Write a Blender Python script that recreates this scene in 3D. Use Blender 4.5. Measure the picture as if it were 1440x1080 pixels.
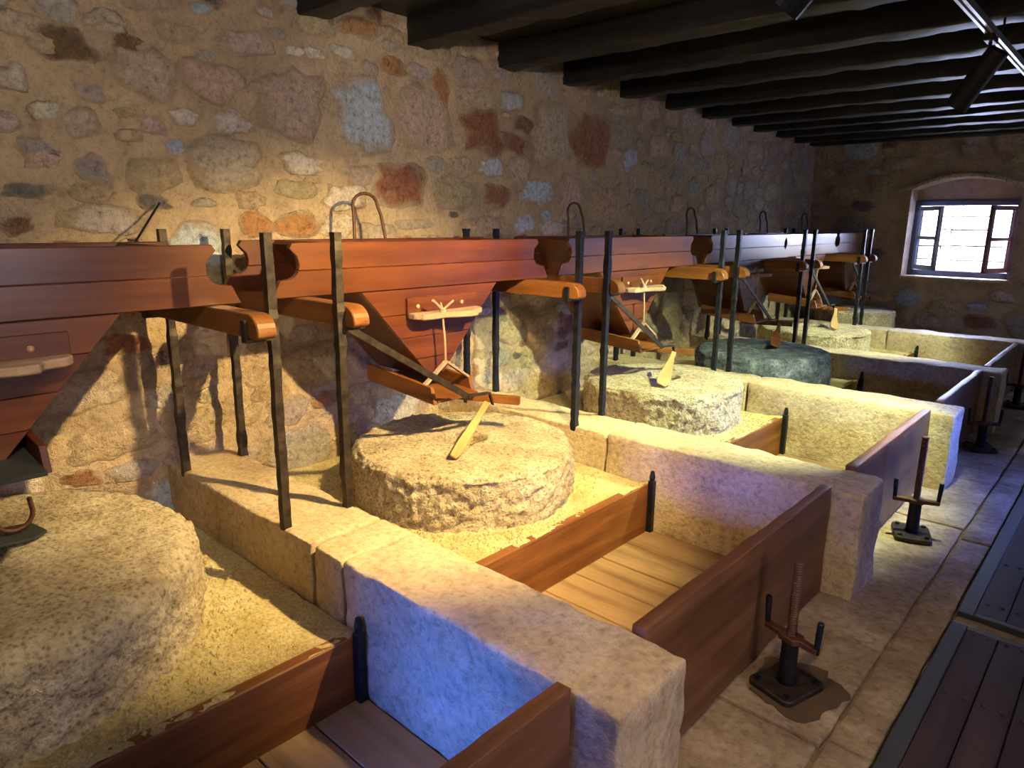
import bpy, bmesh, math, random
from mathutils import Vector, Matrix, noise

scene = bpy.context.scene
for o in list(bpy.data.objects):
    bpy.data.objects.remove(o)
COL = scene.collection
rnd = random.Random(7)

# ------------------------------------------------------------------ camera
cam_d = bpy.data.cameras.new('camera')
cam = bpy.data.objects.new('camera', cam_d)
COL.objects.link(cam)
cam_d.sensor_fit = 'HORIZONTAL'
cam_d.sensor_width = 36.0
cam_d.lens = 977.678 / 1440 * 36.0
cam_d.clip_start = 0.02


def cam_axes(yaw, pit, rol):
    f = Vector((-math.sin(yaw) * math.cos(pit), math.cos(yaw) * math.cos(pit), -math.sin(pit)))
    r = Vector((math.cos(yaw), math.sin(yaw), 0))
    u = r.cross(f)
    r2 = r * math.cos(rol) + u * math.sin(rol)
    u2 = -r * math.sin(rol) + u * math.cos(rol)
    return r2, u2, f


_r, _u, _f = cam_axes(0.7401, 0.2292, 0.0100)
cam.matrix_world = Matrix(((_r.x, _u.x, -_f.x, 0), (_r.y, _u.y, -_f.y, 0), (_r.z, _u.z, -_f.z, 1.6), (0, 0, 0, 1)))
scene.camera = cam

# ------------------------------------------------------------------ world, sun, daylight, exposure
scene.view_settings.view_transform = 'Standard'
scene.view_settings.look = 'None'
scene.view_settings.gamma = 1.0
scene.view_settings.use_curve_mapping = False
scene.view_settings.exposure = 0.25
world = bpy.data.worlds.new('world')
scene.world = world
world.use_nodes = True
wn = world.node_tree.nodes
bg = wn['Background']
bg.inputs['Color'].default_value = (0.55, 0.72, 1.0, 1)
bg.inputs['Strength'].default_value = 0.5


def add_light(name, kind, loc, target, power, color, **kw):
    d = bpy.data.lights.new(name, kind)
    d.energy = power
    d.color = color
    for k, v in kw.items():
        setattr(d, k, v)
    o = bpy.data.objects.new(name, d)
    COL.objects.link(o)
    o.location = loc
    o.rotation_euler = (Vector(target) - Vector(loc)).to_track_quat('-Z', 'Y').to_euler()
    return o


add_light('sun', 'SUN', (0, 0, 20), (-0.3, 1.6, 15.0), 55.0, (1.0, 0.97, 0.95), angle=0.01)
# daylight falling in through the openings of the right-hand wall, the near doorway and the far window; the near side fill is added
add_light('daylight_side_window', 'AREA', (1.62, 5.9, 1.45), (-0.9, 4.5, 0.25), 20, (0.10, 0.19, 1.0), shape='RECTANGLE', size=1.2, size_y=1.0, spread=math.radians(48))
add_light('added_side_fill_near', 'AREA', (1.62, 1.15, 1.45), (-0.8, 1.6, 0.2), 7.5, (0.92, 0.82, 0.95), shape='RECTANGLE', size=1.0, size_y=1.0, spread=math.radians(85))  # unseen fill light added to lift the nearest divider's end face
add_light('daylight_side_window_far', 'AREA', (1.62, 8.95, 1.5), (-1.5, 8.0, 0.9), 14, (0.42, 0.50, 1.0), shape='RECTANGLE', size=1.1, size_y=1.1)
add_light('daylight_near_door', 'AREA', (-1.08, -2.75, 0.95), (-1.30, 1.2, 0.28), 3.6, (0.03, 0.15, 1.0), shape='RECTANGLE', size=0.5, size_y=0.9, spread=math.radians(15))
add_light('daylight_far_window', 'AREA', (-1.75, 10.35, 1.75), (-1.5, 7.5, 0.6), 100, (0.48, 0.58, 1.0), shape='RECTANGLE', size=0.9, size_y=0.7)

K = 0.0236                 # the mill row and its wall run very slightly off the aisle
WALL = -3.28


def wx(c, y):
    return c - K * y


# ------------------------------------------------------------------ materials
def mat(name):
    m = bpy.data.materials.new(name)
    m.use_nodes = True
    nt = m.node_tree
    b = nt.nodes['Principled BSDF']
    return m, nt, b


def coords(nt, scale=(1, 1, 1), src='Object'):
    tc = nt.nodes.new('ShaderNodeTexCoord')
    mp = nt.nodes.new('ShaderNodeMapping')
    mp.inputs['Scale'].default_value = scale
    nt.links.new(tc.outputs[src], mp.inputs['Vector'])
    return mp.outputs['Vector']


def world_coords(nt, scale=(1, 1, 1)):
    g = nt.nodes.new('ShaderNodeNewGeometry')
    mp = nt.nodes.new('ShaderNodeMapping')
    mp.inputs['Scale'].default_value = scale
    nt.links.new(g.outputs['Position'], mp.inputs['Vector'])
    return mp.outputs['Vector']


def noise_n(nt, vec, scale, detail=4, rough=0.6):
    n = nt.nodes.new('ShaderNodeTexNoise')
    n.inputs['Scale'].default_value = scale
    n.inputs['Detail'].default_value = detail
    n.inputs['Roughness'].default_value = rough
    nt.links.new(vec, n.inputs['Vector'])
    return n.outputs['Fac']


def ramp(nt, fac, stops):
    r = nt.nodes.new('ShaderNodeValToRGB')
    e = r.color_ramp.elements
    while len(e) < len(stops):
        e.new(0.5)
    for i, (p, c) in enumerate(stops):
        e[i].position = p
        e[i].color = (c[0], c[1], c[2], 1)
    nt.links.new(fac, r.inputs['Fac'])
    return r.outputs['Color']


def mix(nt, fac, a, b, mode='MIX'):
    m = nt.nodes.new('ShaderNodeMix')
    m.data_type = 'RGBA'
    m.blend_type = mode
    if isinstance(fac, (int, float)):
        m.inputs[0].default_value = fac
    else:
        nt.links.new(fac, m.inputs[0])
    for s, v in ((6, a), (7, b)):
        if isinstance(v, (tuple, list)):
            m.inputs[s].default_value = (v[0], v[1], v[2], 1)
        else:
            nt.links.new(v, m.inputs[s])
    return m.outputs[2]


def bump(nt, b, height, strength, dist=0.01):
    n = nt.nodes.new('ShaderNodeBump')
    n.inputs['Strength'].default_value = strength
    n.inputs['Distance'].default_value = dist
    nt.links.new(height, n.inputs['Height'])
    nt.links.new(n.outputs['Normal'], b.inputs['Normal'])


def add_n(nt, a, b, k=1.0):
    m = nt.nodes.new('ShaderNodeMath')
    m.operation = 'MULTIPLY_ADD'
    nt.links.new(b, m.inputs[0])
    m.inputs[1].default_value = k
    nt.links.new(a, m.inputs[2])
    return m.outputs[0]


def stone_mat(name, dark, mid, light, big=2.5, fine=40, bstr=0.6, bdist=0.012, rough=0.9, spots=None, speck=0.35, pit=1.0, spec=0.2):
    m, nt, b = mat(name)
    v = world_coords(nt)
    n1 = noise_n(nt, v, big, 5, 0.65)
    n2 = noise_n(nt, v, fine, 5, 0.7)
    c = ramp(nt, n1, [(0.3, dark), (0.52, mid), (0.72, light)])
    c2 = ramp(nt, n2, [(0.3, (0.42, 0.38, 0.35)), (0.47, (0.92, 0.9, 0.88)), (0.65, (1.2, 1.18, 1.16))])
    c = mix(nt, 0.75, c, c2, 'MULTIPLY')
    vo = nt.nodes.new('ShaderNodeTexVoronoi')
    vo.inputs['Scale'].default_value = fine * pit
    nt.links.new(v, vo.inputs['Vector'])
    c = mix(nt, speck, c, ramp(nt, vo.outputs['Distance'], [(0.12, (0.25, 0.22, 0.2)), (0.42, (1.08, 1.07, 1.05))]), 'MULTIPLY')
    if spots:
        n3 = noise_n(nt, v, 6, 3, 0.5)
        f = ramp(nt, n3, [(0.58, (0, 0, 0)), (0.68, (1, 1, 1))])
        c = mix(nt, f, c, spots)
    nt.links.new(c, b.inputs['Base Color'])
    b.inputs['Roughness'].default_value = rough
    b.inputs['Specular IOR Level'].default_value = spec
    bump(nt, b, add_n(nt, n2, n1, 0.6), bstr, bdist)
    return m


def wood_mat(name, dark, mid, light, grain=(14, 1.2, 14), rough=0.5, spec=0.35, bstr=0.15):
    m, nt, b = mat(name)
    v = coords(nt, grain)
    oi = nt.nodes.new('ShaderNodeObjectInfo')
    va = nt.nodes.new('ShaderNodeVectorMath')
    va.operation = 'MULTIPLY_ADD'
    nt.links.new(oi.outputs['Random'], va.inputs[0])
    va.inputs[1].default_value = (37.0, 19.0, 23.0)
    nt.links.new(v, va.inputs[2])
    v = va.outputs[0]
    n1 = noise_n(nt, v, 1.0, 6, 0.65)
    n2 = noise_n(nt, world_coords(nt), 3.0, 3, 0.6)
    c = ramp(nt, n1, [(0.28, dark), (0.5, mid), (0.75, light)])
    c = mix(nt, 0.55, c, ramp(nt, n2, [(0.25, (0.55, 0.5, 0.5)), (0.7, (1.15, 1.12, 1.1))]), 'MULTIPLY')
    nt.links.new(c, b.inputs['Base Color'])
    b.inputs['Roughness'].default_value = rough
    b.inputs['Specular IOR Level'].default_value = spec
    bump(nt, b, n1, bstr, 0.004)
    return m


def metal_mat(name, col, rough=0.5, metallic=0.7, rust=None):
    m, nt, b = mat(name)
    v = coords(nt)
    n = noise_n(nt, v, 30, 4, 0.6)
    c = ramp(nt, n, [(0.35, col), (0.7, rust or [x * 1.8 for x in col])])
    nt.links.new(c, b.inputs['Base Color'])
    b.inputs['Metallic'].default_value = metallic
    b.inputs['Roughness'].default_value = rough
    bump(nt, b, n, 0.25, 0.003)
    return m


def mortar_nodes(nt):
    v = world_coords(nt)
    n1 = noise_n(nt, v, 1.3, 5, 0.6)
    n2 = noise_n(nt, v, 8, 6, 0.72)
    n3 = noise_n(nt, v, 45, 4, 0.75)
    n5 = noise_n(nt, v, 3.1, 4, 0.7)
    c = ramp(nt, n1, [(0.3, (0.38, 0.28, 0.195)), (0.5, (0.49, 0.365, 0.235)), (0.7, (0.55, 0.42, 0.265))])
    c = mix(nt, 0.75, c, ramp(nt, n2, [(0.30, (0.50, 0.44, 0.40)), (0.43, (0.92, 0.90, 0.87)), (0.65, (1.18, 1.16, 1.12))]), 'MULTIPLY')
    c = mix(nt, ramp(nt, n5, [(0.56, (0, 0, 0)), (0.72, (0.6, 0.6, 0.6))]), c, (0.44, 0.33, 0.26))
    c = mix(nt, 0.5, c, ramp(nt, n3, [(0.32, (0.4, 0.36, 0.33)), (0.46, (1, 1, 1)), (0.7, (1.2, 1.2, 1.18))]), 'MULTIPLY')
    return c, add_n(nt, n2, n3, 0.45)


def plaster_mat():
    m, nt, b = mat('wall_mortar')
    c, h = mortar_nodes(nt)
    nt.links.new(c, b.inputs['Base Color'])
    b.inputs['Roughness'].default_value = 0.92
    b.inputs['Specular IOR Level'].default_value = 0.15
    bump(nt, b, h, 1.0, 0.035)
    return m


def rubble_mat(name='wall_rubble'):
    m, nt, b = mat(name)
    at = nt.nodes.new('ShaderNodeAttribute')
    at.attribute_name = 'col'
    v = world_coords(nt)
    n1 = noise_n(nt, v, 9, 6, 0.75)
    n2 = noise_n(nt, v, 30, 5, 0.78)
    n4 = noise_n(nt, v, 13, 5, 0.75)
    mc, mh = mortar_nodes(nt)
    c = mix(nt, 0.9, at.outputs['Color'], ramp(nt, n2, [(0.30, (0.34, 0.30, 0.28)), (0.44, (0.98, 0.96, 0.94)), (0.66, (1.5, 1.48, 1.46))]), 'MULTIPLY')
    f2 = ramp(nt, n4, [(0.60, (0, 0, 0)), (0.67, (0.9, 0.9, 0.9))])
    c = mix(nt, f2, c, mix(nt, 0.5, at.outputs['Color'], (0.13, 0.075, 0.045)))
    # mortar smeared in over the margin of each stone, ragged and patchy
    ma = nt.nodes.new('ShaderNodeMath')
    ma.operation = 'MULTIPLY_ADD'
    nt.links.new(n1, ma.inputs[0])
    ma.inputs[1].default_value = 2.3
    nt.links.new(at.outputs['Alpha'], ma.inputs[2])
    f = ramp(nt, ma.outputs[0], [(0.0, (0, 0, 0)), (1.0, (1, 1, 1))])
    sub = nt.nodes.new('ShaderNodeMapRange')
    nt.links.new(ma.outputs[0], sub.inputs[0])
    sub.inputs[1].default_value = 1.30
    sub.inputs[2].default_value = 1.88
    c = mix(nt, sub.outputs[0], c, mc)
    nt.links.new(c, b.inputs['Base Color'])
    b.inputs['Roughness'].default_value = 0.9
    b.inputs['Specular IOR Level'].default_value = 0.2
    bump(nt, b, add_n(nt, n2, n4, 1.0), 1.0, 0.035)
    return m


def plain(name, col, rough=0.6, spec=0.3, emit=None, es=0.0):
    m, nt, b = mat(name)
    v = coords(nt)
    n = noise_n(nt, v, 12, 4, 0.6)
    c = ramp(nt, n, [(0.3, [x * 0.8 for x in col]), (0.7, [min(1, x * 1.15) for x in col])])
    nt.links.new(c, b.inputs['Base Color'])
    b.inputs['Roughness'].default_value = rough
    b.inputs['Specular IOR Level'].default_value = spec
    if emit:
        b.inputs['Emission Color'].default_value = (*emit, 1)
        b.inputs['Emission Strength'].default_value = es
    return m


MT = dict(
    mortar=plaster_mat(),
    rubble=rubble_mat(),
    limestone=stone_mat('limestone_block', (0.40, 0.29, 0.175), (0.57, 0.44, 0.275), (0.68, 0.56, 0.38), 3.0, 38, 0.9, 0.012, rough=0.58, spec=0.35, speck=0.14, pit=0.8),
    slab=stone_mat('floor_slab', (0.20, 0.14, 0.085), (0.33, 0.25, 0.16), (0.48, 0.39, 0.27), 4.0, 26, 0.7, 0.008, 0.7, speck=0.16),
    grit=stone_mat('millstone_grit', (0.42, 0.32, 0.20), (0.60, 0.50, 0.33), (0.72, 0.63, 0.45), 6.0, 48, 1.0, 0.02, speck=0.6, pit=1.1),
    dark_grit=stone_mat('dark_millstone_grit', (0.06, 0.072, 0.09), (0.14, 0.165, 0.205), (0.32, 0.36, 0.42), 9.0, 40, 1.0, 0.02, speck=0.6),
    flour=stone_mat('flour_dust', (0.50, 0.39, 0.17), (0.62, 0.52, 0.27), (0.70, 0.61, 0.36), 5.0, 70, 1.0, 0.012, speck=0.3),
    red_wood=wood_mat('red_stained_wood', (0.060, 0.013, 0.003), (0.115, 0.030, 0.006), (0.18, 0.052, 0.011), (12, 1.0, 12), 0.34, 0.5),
    red_wood_dark=wood_mat('dark_and_shaded_wood', (0.05, 0.010, 0.004), (0.085, 0.019, 0.007), (0.12, 0.03, 0.010), (1.2, 10, 10), 0.45, 0.4),  # darker red wood; on the hopper back planks it stands in for shade
    rail_wood=wood_mat('rail_wood', (0.12, 0.038, 0.009), (0.21, 0.075, 0.016), (0.30, 0.12, 0.03), (1.2, 14, 14), 0.5, 0.35),
    bed_wood=wood_mat('bed_board_wood', (0.10, 0.032, 0.010), (0.19, 0.07, 0.02), (0.30, 0.12, 0.035), (18, 1.2, 18), 0.5, 0.3),
    bin_wood=wood_mat('bin_board_wood', (0.085, 0.032, 0.014), (0.16, 0.066, 0.028), (0.24, 0.11, 0.05), (16, 1.0, 16), 0.42, 0.4),
    pit_wood=wood_mat('pit_plank_wood', (0.15, 0.088, 0.045), (0.27, 0.17, 0.088), (0.36, 0.245, 0.135), (1.2, 14, 14), 0.65, 0.2),
    pale_wood=wood_mat('pale_wood', (0.36, 0.2, 0.07), (0.52, 0.32, 0.12), (0.62, 0.42, 0.18), (10, 10, 2.0), 0.5, 0.3),
    shelf_wood=wood_mat('worn_shelf_wood', (0.26, 0.16, 0.10), (0.40, 0.27, 0.18), (0.55, 0.42, 0.32), (12, 2, 12), 0.6, 0.25),
    beam=wood_mat('blackened_beam', (0.005, 0.005, 0.005), (0.010, 0.009, 0.009), (0.022, 0.02, 0.019), (0.6, 10, 10), 0.5, 0.4, 0.4),
    iron=metal_mat('forged_iron', (0.018, 0.014, 0.012), 0.5, 0.5, (0.075, 0.05, 0.032)),
    black_iron=metal_mat('black_iron', (0.012, 0.013, 0.017), 0.45, 0.6, (0.03, 0.032, 0.04)),
    rust=metal_mat('rusty_screw', (0.085, 0.035, 0.018), 0.6, 0.4, (0.14, 0.06, 0.03)),
    hatch=wood_mat('hatch_plank', (0.022, 0.012, 0.011), (0.04, 0.022, 0.02), (0.062, 0.036, 0.032), (16, 1.0, 16), 0.6, 0.25),
    hatch_frame=plain('hatch_frame_paint', (0.045, 0.047, 0.045), 0.5),
    track=plain('track_metal', (0.5, 0.55, 0.62), 0.3, 0.6),
    lamp_black=plain('lamp_housing', (0.02, 0.02, 0.024), 0.45, 0.4),
    window_paint=plain('window_paint', (0.09, 0.09, 0.14), 0.5),
    sash_paint=plain('sash_paint', (0.30, 0.36, 0.46), 0.5),
    sash_red=plain('sash_red_paint', (0.25, 0.12, 0.12), 0.5),
    reveal=plain('reveal_plaster', (0.42, 0.30, 0.22), 0.9, 0.1),
    outside=stone_mat('outside_stone', (0.6, 0.56, 0.5), (0.72, 0.69, 0.64), (0.8, 0.78, 0.74), 3.0, 20, 0.5, 0.02),
    stain=plain('oil_stain', (0.10, 0.065, 0.035), 0.45, 0.4),
    brass=metal_mat('nail_head', (0.36, 0.2, 0.11), 0.5, 0.3),
    cord=plain('cord', (0.42, 0.26, 0.16), 0.8, 0.1),
)


def glass_mat():
    m, nt, b = mat('window_glass')
    b.inputs['Base Color'].default_value = (0.9, 0.95, 1, 1)
    b.inputs['Roughness'].default_value = 0.02
    b.inputs['Transmission Weight'].default_value = 1.0
    b.inputs['IOR'].default_value = 1.1
    return m


MT['glass'] = glass_mat()
for _m in ('red_wood',):
    _b = MT[_m].node_tree.nodes['Principled BSDF']
    _b.inputs['Coat Weight'].default_value = 0.5
    _b.inputs['Coat Roughness'].default_value = 0.22


# ------------------------------------------------------------------ mesh helpers
class MB:
    def __init__(s):
        s.v = []
        s.f = []

    def add(s, vs, fs):
        n = len(s.v)
        s.v += [tuple(v) for v in vs]
        s.f += [tuple(i + n for i in f) for f in fs]
        return s

    def box(s, x0, x1, y0, y1, z0, z1):
        return s.add([(x0, y0, z0), (x1, y0, z0), (x1, y1, z0), (x0, y1, z0), (x0, y0, z1), (x1, y0, z1), (x1, y1, z1), (x0, y1, z1)],
                     [(0, 3, 2, 1), (4, 5, 6, 7), (0, 1, 5, 4), (1, 2, 6, 5), (2, 3, 7, 6), (3, 0, 4, 7)])

    def prism(s, prof, axis, a, b):
        """closed polygon prof (2-D) pushed from a to b along axis ('x': prof=(y,z); 'y': (x,z); 'z': (x,y))"""
        def P(p, t):
            return {'x': (t, p[0], p[1]), 'y': (p[0], t, p[1]), 'z': (p[0], p[1], t)}[axis]
        n = len(prof)
        vs = [P(p, a) for p in prof] + [P(p, b) for p in prof]
        fs = [tuple(range(n - 1, -1, -1)), tuple(range(n, 2 * n))]
        fs += [(i, (i + 1) % n, n + (i + 1) % n, n + i) for i in range(n)]
        return s.add(vs, fs)

    def bar(s, p, q, w, h, up=(0, 0, 1)):
        p = Vector(p); q = Vector(q)
        d = (q - p).normalized()
        a = d.cross(Vector(up)).normalized()
        b = a.cross(d)
        vs = []
        for c in (p, q):
            for i, j in ((-1, -1), (1, -1), (1, 1), (-1, 1)):
                vs.append(c + a * (i * w / 2) + b * (j * h / 2))
        return s.add(vs, [(0, 3, 2, 1), (4, 5, 6, 7), (0, 1, 5, 4), (1, 2, 6, 5), (2, 3, 7, 6), (3, 0, 4, 7)])

    def tube(s, pts, r, n=8):
        pts = [Vector(p) for p in pts]
        rr = r if isinstance(r, (list, tuple)) else [r] * len(pts)
        vs = []
        prev = None
        for i, p in enumerate(pts):
            d = (pts[min(i + 1, len(pts) - 1)] - pts[max(i - 1, 0)]).normalized()
            if prev is None:
                a = d.cross(Vector((0, 0, 1)))
                if a.length < 0.1:
                    a = d.cross(Vector((1, 0, 0)))
            else:
                a = prev - d * prev.dot(d)
            a.normalize()
            prev = a
            b = d.cross(a)
            for k in range(n):
                t = 2 * math.pi * k / n
                vs.append(p + (a * math.cos(t) + b * math.sin(t)) * rr[i])
        fs = []
        for i in range(len(pts) - 1):
            for k in range(n):
                fs.append((i * n + k, i * n + (k + 1) % n, (i + 1) * n + (k + 1) % n, (i + 1) * n + k))
        fs.append(tuple(range(n - 1, -1, -1)))
        m = (len(pts) - 1) * n
        fs.append(tuple(range(m, m + n)))
        return s.add(vs, fs)

    def mesh(s, name, bevel=0.0, smooth=False, segs=1):
        me = bpy.data.meshes.new(name)
        me.from_pydata(s.v, [], s.f)
        bm = bmesh.new()
        bm.from_mesh(me)
        bmesh.ops.recalc_face_normals(bm, faces=bm.faces)
        if bevel:
            ed = [e for e in bm.edges if len(e.link_faces) == 2 and e.calc_face_angle(0) > 0.6]
            bmesh.ops.bevel(bm, geom=ed, offset=bevel, segments=segs, affect='EDGES', clamp_overlap=True)
        bm.to_mesh(me)
        bm.free()
        if smooth:
            for p in me.polygons:
                p.use_smooth = True
        return me


def obj(name, me, m, parent=None, loc=(0, 0, 0), rz=0.0):
    if not me.materials:
        me.materials.append(MT[m] if isinstance(m, str) else m)
    o = bpy.data.objects.new(name, me)
    COL.objects.link(o)
    o.location = loc
    if rz:
        o.rotation_euler = (0, 0, rz)
    if parent:
        o.parent = parent
    return o


def tag(o, label, cat, group=None):
    o['label'] = label
    o['category'] = cat
    if group:
        o['group'] = group
    return o


def empty(name, loc, label, cat, group=None, rz=0.0):
    o = bpy.data.objects.new(name, None)
    COL.objects.link(o)
    o.empty_display_size = 0.1
    o.location = loc
    o.rotation_euler = (0, 0, rz)
    return tag(o, label, cat, group)


def struct(o):
    o['kind'] = 'structure'
    return o


CACHE = {}


def cached(key, fn):
    if key not in CACHE:
        CACHE[key] = fn()
    return CACHE[key]


def fbm(p, s, o=4):
    return noise.fractal(Vector(p) * s, 1.0, 2.0, o)


def rough_block(x0, x1, y0, y1, z0, z1, step, amp, rad=0.02, seed=0.0, name='block', chip=0.0, face_div=None):
    """a hewn block: a finely divided box with rounded, chipped edges and an uneven face"""
    def lines(a, b):
        r = min(rad, (b - a) * 0.3)
        n = max(1, int(round((b - a - 2 * r) / step)))
        return [a, a + 0.35 * r] + [a + r + (b - a - 2 * r) * q / n for q in range(n + 1)] + [b - 0.35 * r, b]
    X, Y, Z = lines(x0, x1), lines(y0, y1), lines(z0, z1)
    nx, ny, nz = len(X) - 1, len(Y) - 1, len(Z) - 1
    idx = {}
    vs = []
    fs = []

    def vid(i, j, k):
        if (i, j, k) not in idx:
            idx[(i, j, k)] = len(vs)
            p = Vector((X[i], Y[j], Z[k]))
            r = rad * (1.0 + 0.5 * fbm(p + Vector((seed, 3, 1)), 5, 3))
            r = max(0.002, r)
            if chip:
                c = fbm(p + Vector((5, seed, 2)), 6, 4)
                r += chip * max(0, c - 0.1)
            r = min(r, 0.45 * min(x1 - x0, y1 - y0, z1 - z0))
            inner = Vector((min(max(p.x, x0 + r), x1 - r), min(max(p.y, y0 + r), y1 - r), min(max(p.z, z0 + r), z1 - r)))
            d = p - inner
            n = d.normalized() if d.length > 1e-6 else Vector((0, 0, 1))
            if d.length > 1e-6:
                p = inner + n * r
            p = p + n * (amp * fbm(p + Vector((seed, seed, seed)), 7, 4) + amp * 0.5 * fbm(p + Vector((seed, 1, 2)), 24, 3) - amp * 0.3)
            vs.append(tuple(p))
        return idx[(i, j, k)]
    for i in range(nx):
        for j in range(ny):
            fs.append((vid(i, j, 0), vid(i, j + 1, 0), vid(i + 1, j + 1, 0), vid(i + 1, j, 0)))
            fs.append((vid(i, j, nz), vid(i + 1, j, nz), vid(i + 1, j + 1, nz), vid(i, j + 1, nz)))
    for i in range(nx):
        for k in range(nz):
            fs.append((vid(i, 0, k), vid(i + 1, 0, k), vid(i + 1, 0, k + 1), vid(i, 0, k + 1)))
            fs.append((vid(i, ny, k), vid(i, ny, k + 1), vid(i + 1, ny, k + 1), vid(i + 1, ny, k)))
    for j in range(ny):
        for k in range(nz):
            fs.append((vid(0, j, k), vid(0, j, k + 1), vid(0, j + 1, k + 1), vid(0, j + 1, k)))
            fs.append((vid(nx, j, k), vid(nx, j + 1, k), vid(nx, j + 1, k + 1), vid(nx, j, k + 1)))
    me = bpy.data.meshes.new(name)
    me.from_pydata(vs, [], fs)
    for p in me.polygons:
        p.use_smooth = True
    return me


def grid_mesh(name, nu, nv, fn, smooth=True):
    vs = [fn(i / nu, j / nv) for j in range(nv + 1) for i in range(nu + 1)]
    fs = [(j * (nu + 1) + i, j * (nu + 1) + i + 1, (j + 1) * (nu + 1) + i + 1, (j + 1) * (nu + 1) + i) for j in range(nv) for i in range(nu)]
    me = bpy.data.meshes.new(name)
    me.from_pydata(vs, [], fs)
    if smooth:
        for p in me.polygons:
            p.use_smooth = True
    return me


ORD = ['first', 'second', 'third', 'fourth', 'fifth', 'sixth']
NEAR_Y, FAR_Y = -2.45, 9.66
RIGHT_X = 1.35
CEIL = 2.72
BEAM_Z = 2.575

# ------------------------------------------------------------------ left wall
STONE_COL = dict(b=(0.22, 0.13, 0.08), w=(0.68, 0.60, 0.50), p=(0.56, 0.42, 0.33), g=(0.44, 0.38, 0.32), G=(0.46, 0.39, 0.32),
                 t=(0.52, 0.40, 0.25), d=(0.19, 0.165, 0.15), u=(0.52, 0.57, 0.64), r=(0.33, 0.145, 0.085), o=(0.42, 0.22, 0.10))


def wall_relief(y, z):
    low = min(1.0, max(0.0, (1.25 - z) / 0.3))
    return 0.016 * fbm((y, z, 3.1), 1.7, 3) + 0.007 * fbm((y, z, 9.4), 7, 3) + low * 0.026 * fbm((y, z * 1.6, 5.2), 5.5, 4)


def wall_pt(u, v):
    y = NEAR_Y + (FAR_Y + 0.05 - NEAR_Y) * u
    z = (CEIL + 0.05) * v
    return (wx(WALL, y) + wall_relief(y, z), y, z)


wall_left = struct(obj('wall_left', grid_mesh('wall_left', 360, 84, wall_pt), 'mortar'))


def blob(mb, cols, y, z, w, h, col, place, proud=0.02, sq=2.6, n=16, r=rnd):
    """a rubble stone, bedded in the mortar: lumpy outline, domed uneven face"""
    ph = r.uniform(0, 100)
    tilt = r.uniform(-0.25, 0.25)
    base = len(mb.v)
    rings = [(1.12, -0.010), (1.0, 0.25 * proud), (0.86, 0.7 * proud), (0.62, 0.95 * proud), (0.32, 1.0 * proud)]
    for q, (s, d) in enumerate(rings):
        for k in range(n):
            t = 2 * math.pi * k / n
            c, sn = math.cos(t), math.sin(t)
            rr = (abs(c) ** sq + abs(sn) ** sq) ** (-1 / sq)
            rr *= 1 + 0.42 * noise.noise(Vector((c * 1.5 + ph, sn * 1.5, 0))) + 0.22 * noise.noise(Vector((c * 4 + ph, sn * 4, 4)))
            a = c * rr * s * w / 2
            b = sn * rr * s * h / 2
            a, b = a + b * tilt * 0.4, b + a * tilt * 0.3
            dd = d + (0.5 * proud * noise.noise(Vector((a * 9 + ph, b * 9, q))) if q else 0)
            mb.v.append(place(y + a, z + b, dd))
    mb.v.append(place(y, z, proud * (1 + 0.4 * r.uniform(-1, 1))))
    top = base + n * len(rings)
    for q in range(len(rings) - 1):
        for k in range(n):
            mb.f.append((base + q * n + k, base + q * n + (k + 1) % n, base + (q + 1) * n + (k + 1) % n, base + (q + 1) * n + k))
    q = len(rings) - 1
    for k in range(n):
        mb.f.append((base + q * n + k, base + q * n + (k + 1) % n, top))
    j = r.uniform(0.88, 1.12)
    al = [1.0] * n + [0.8] * n + [0.42] * n + [0.12] * n + [0.0] * (n + 1)
    cols.append((al, tuple(max(0, x * j * r.uniform(0.94, 1.06)) for x in col)))


def stone_object(name, mb, cols, parent, m='rubble'):
    me = bpy.data.meshes.new(name)
    me.from_pydata(mb.v, [], mb.f)
    at = me.color_attributes.new('col', 'FLOAT_COLOR', 'POINT')
    i = 0
    for al, c in cols:
        for a in al:
            at.data[i].color = (*c, a)
            i += 1
    for p in me.polygons:
        p.use_smooth = True
    return obj(name, me, m, parent)


def place_left(y, z, d):
    return (wx(WALL, y) + wall_relief(y, z) + d, y, z)


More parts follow.
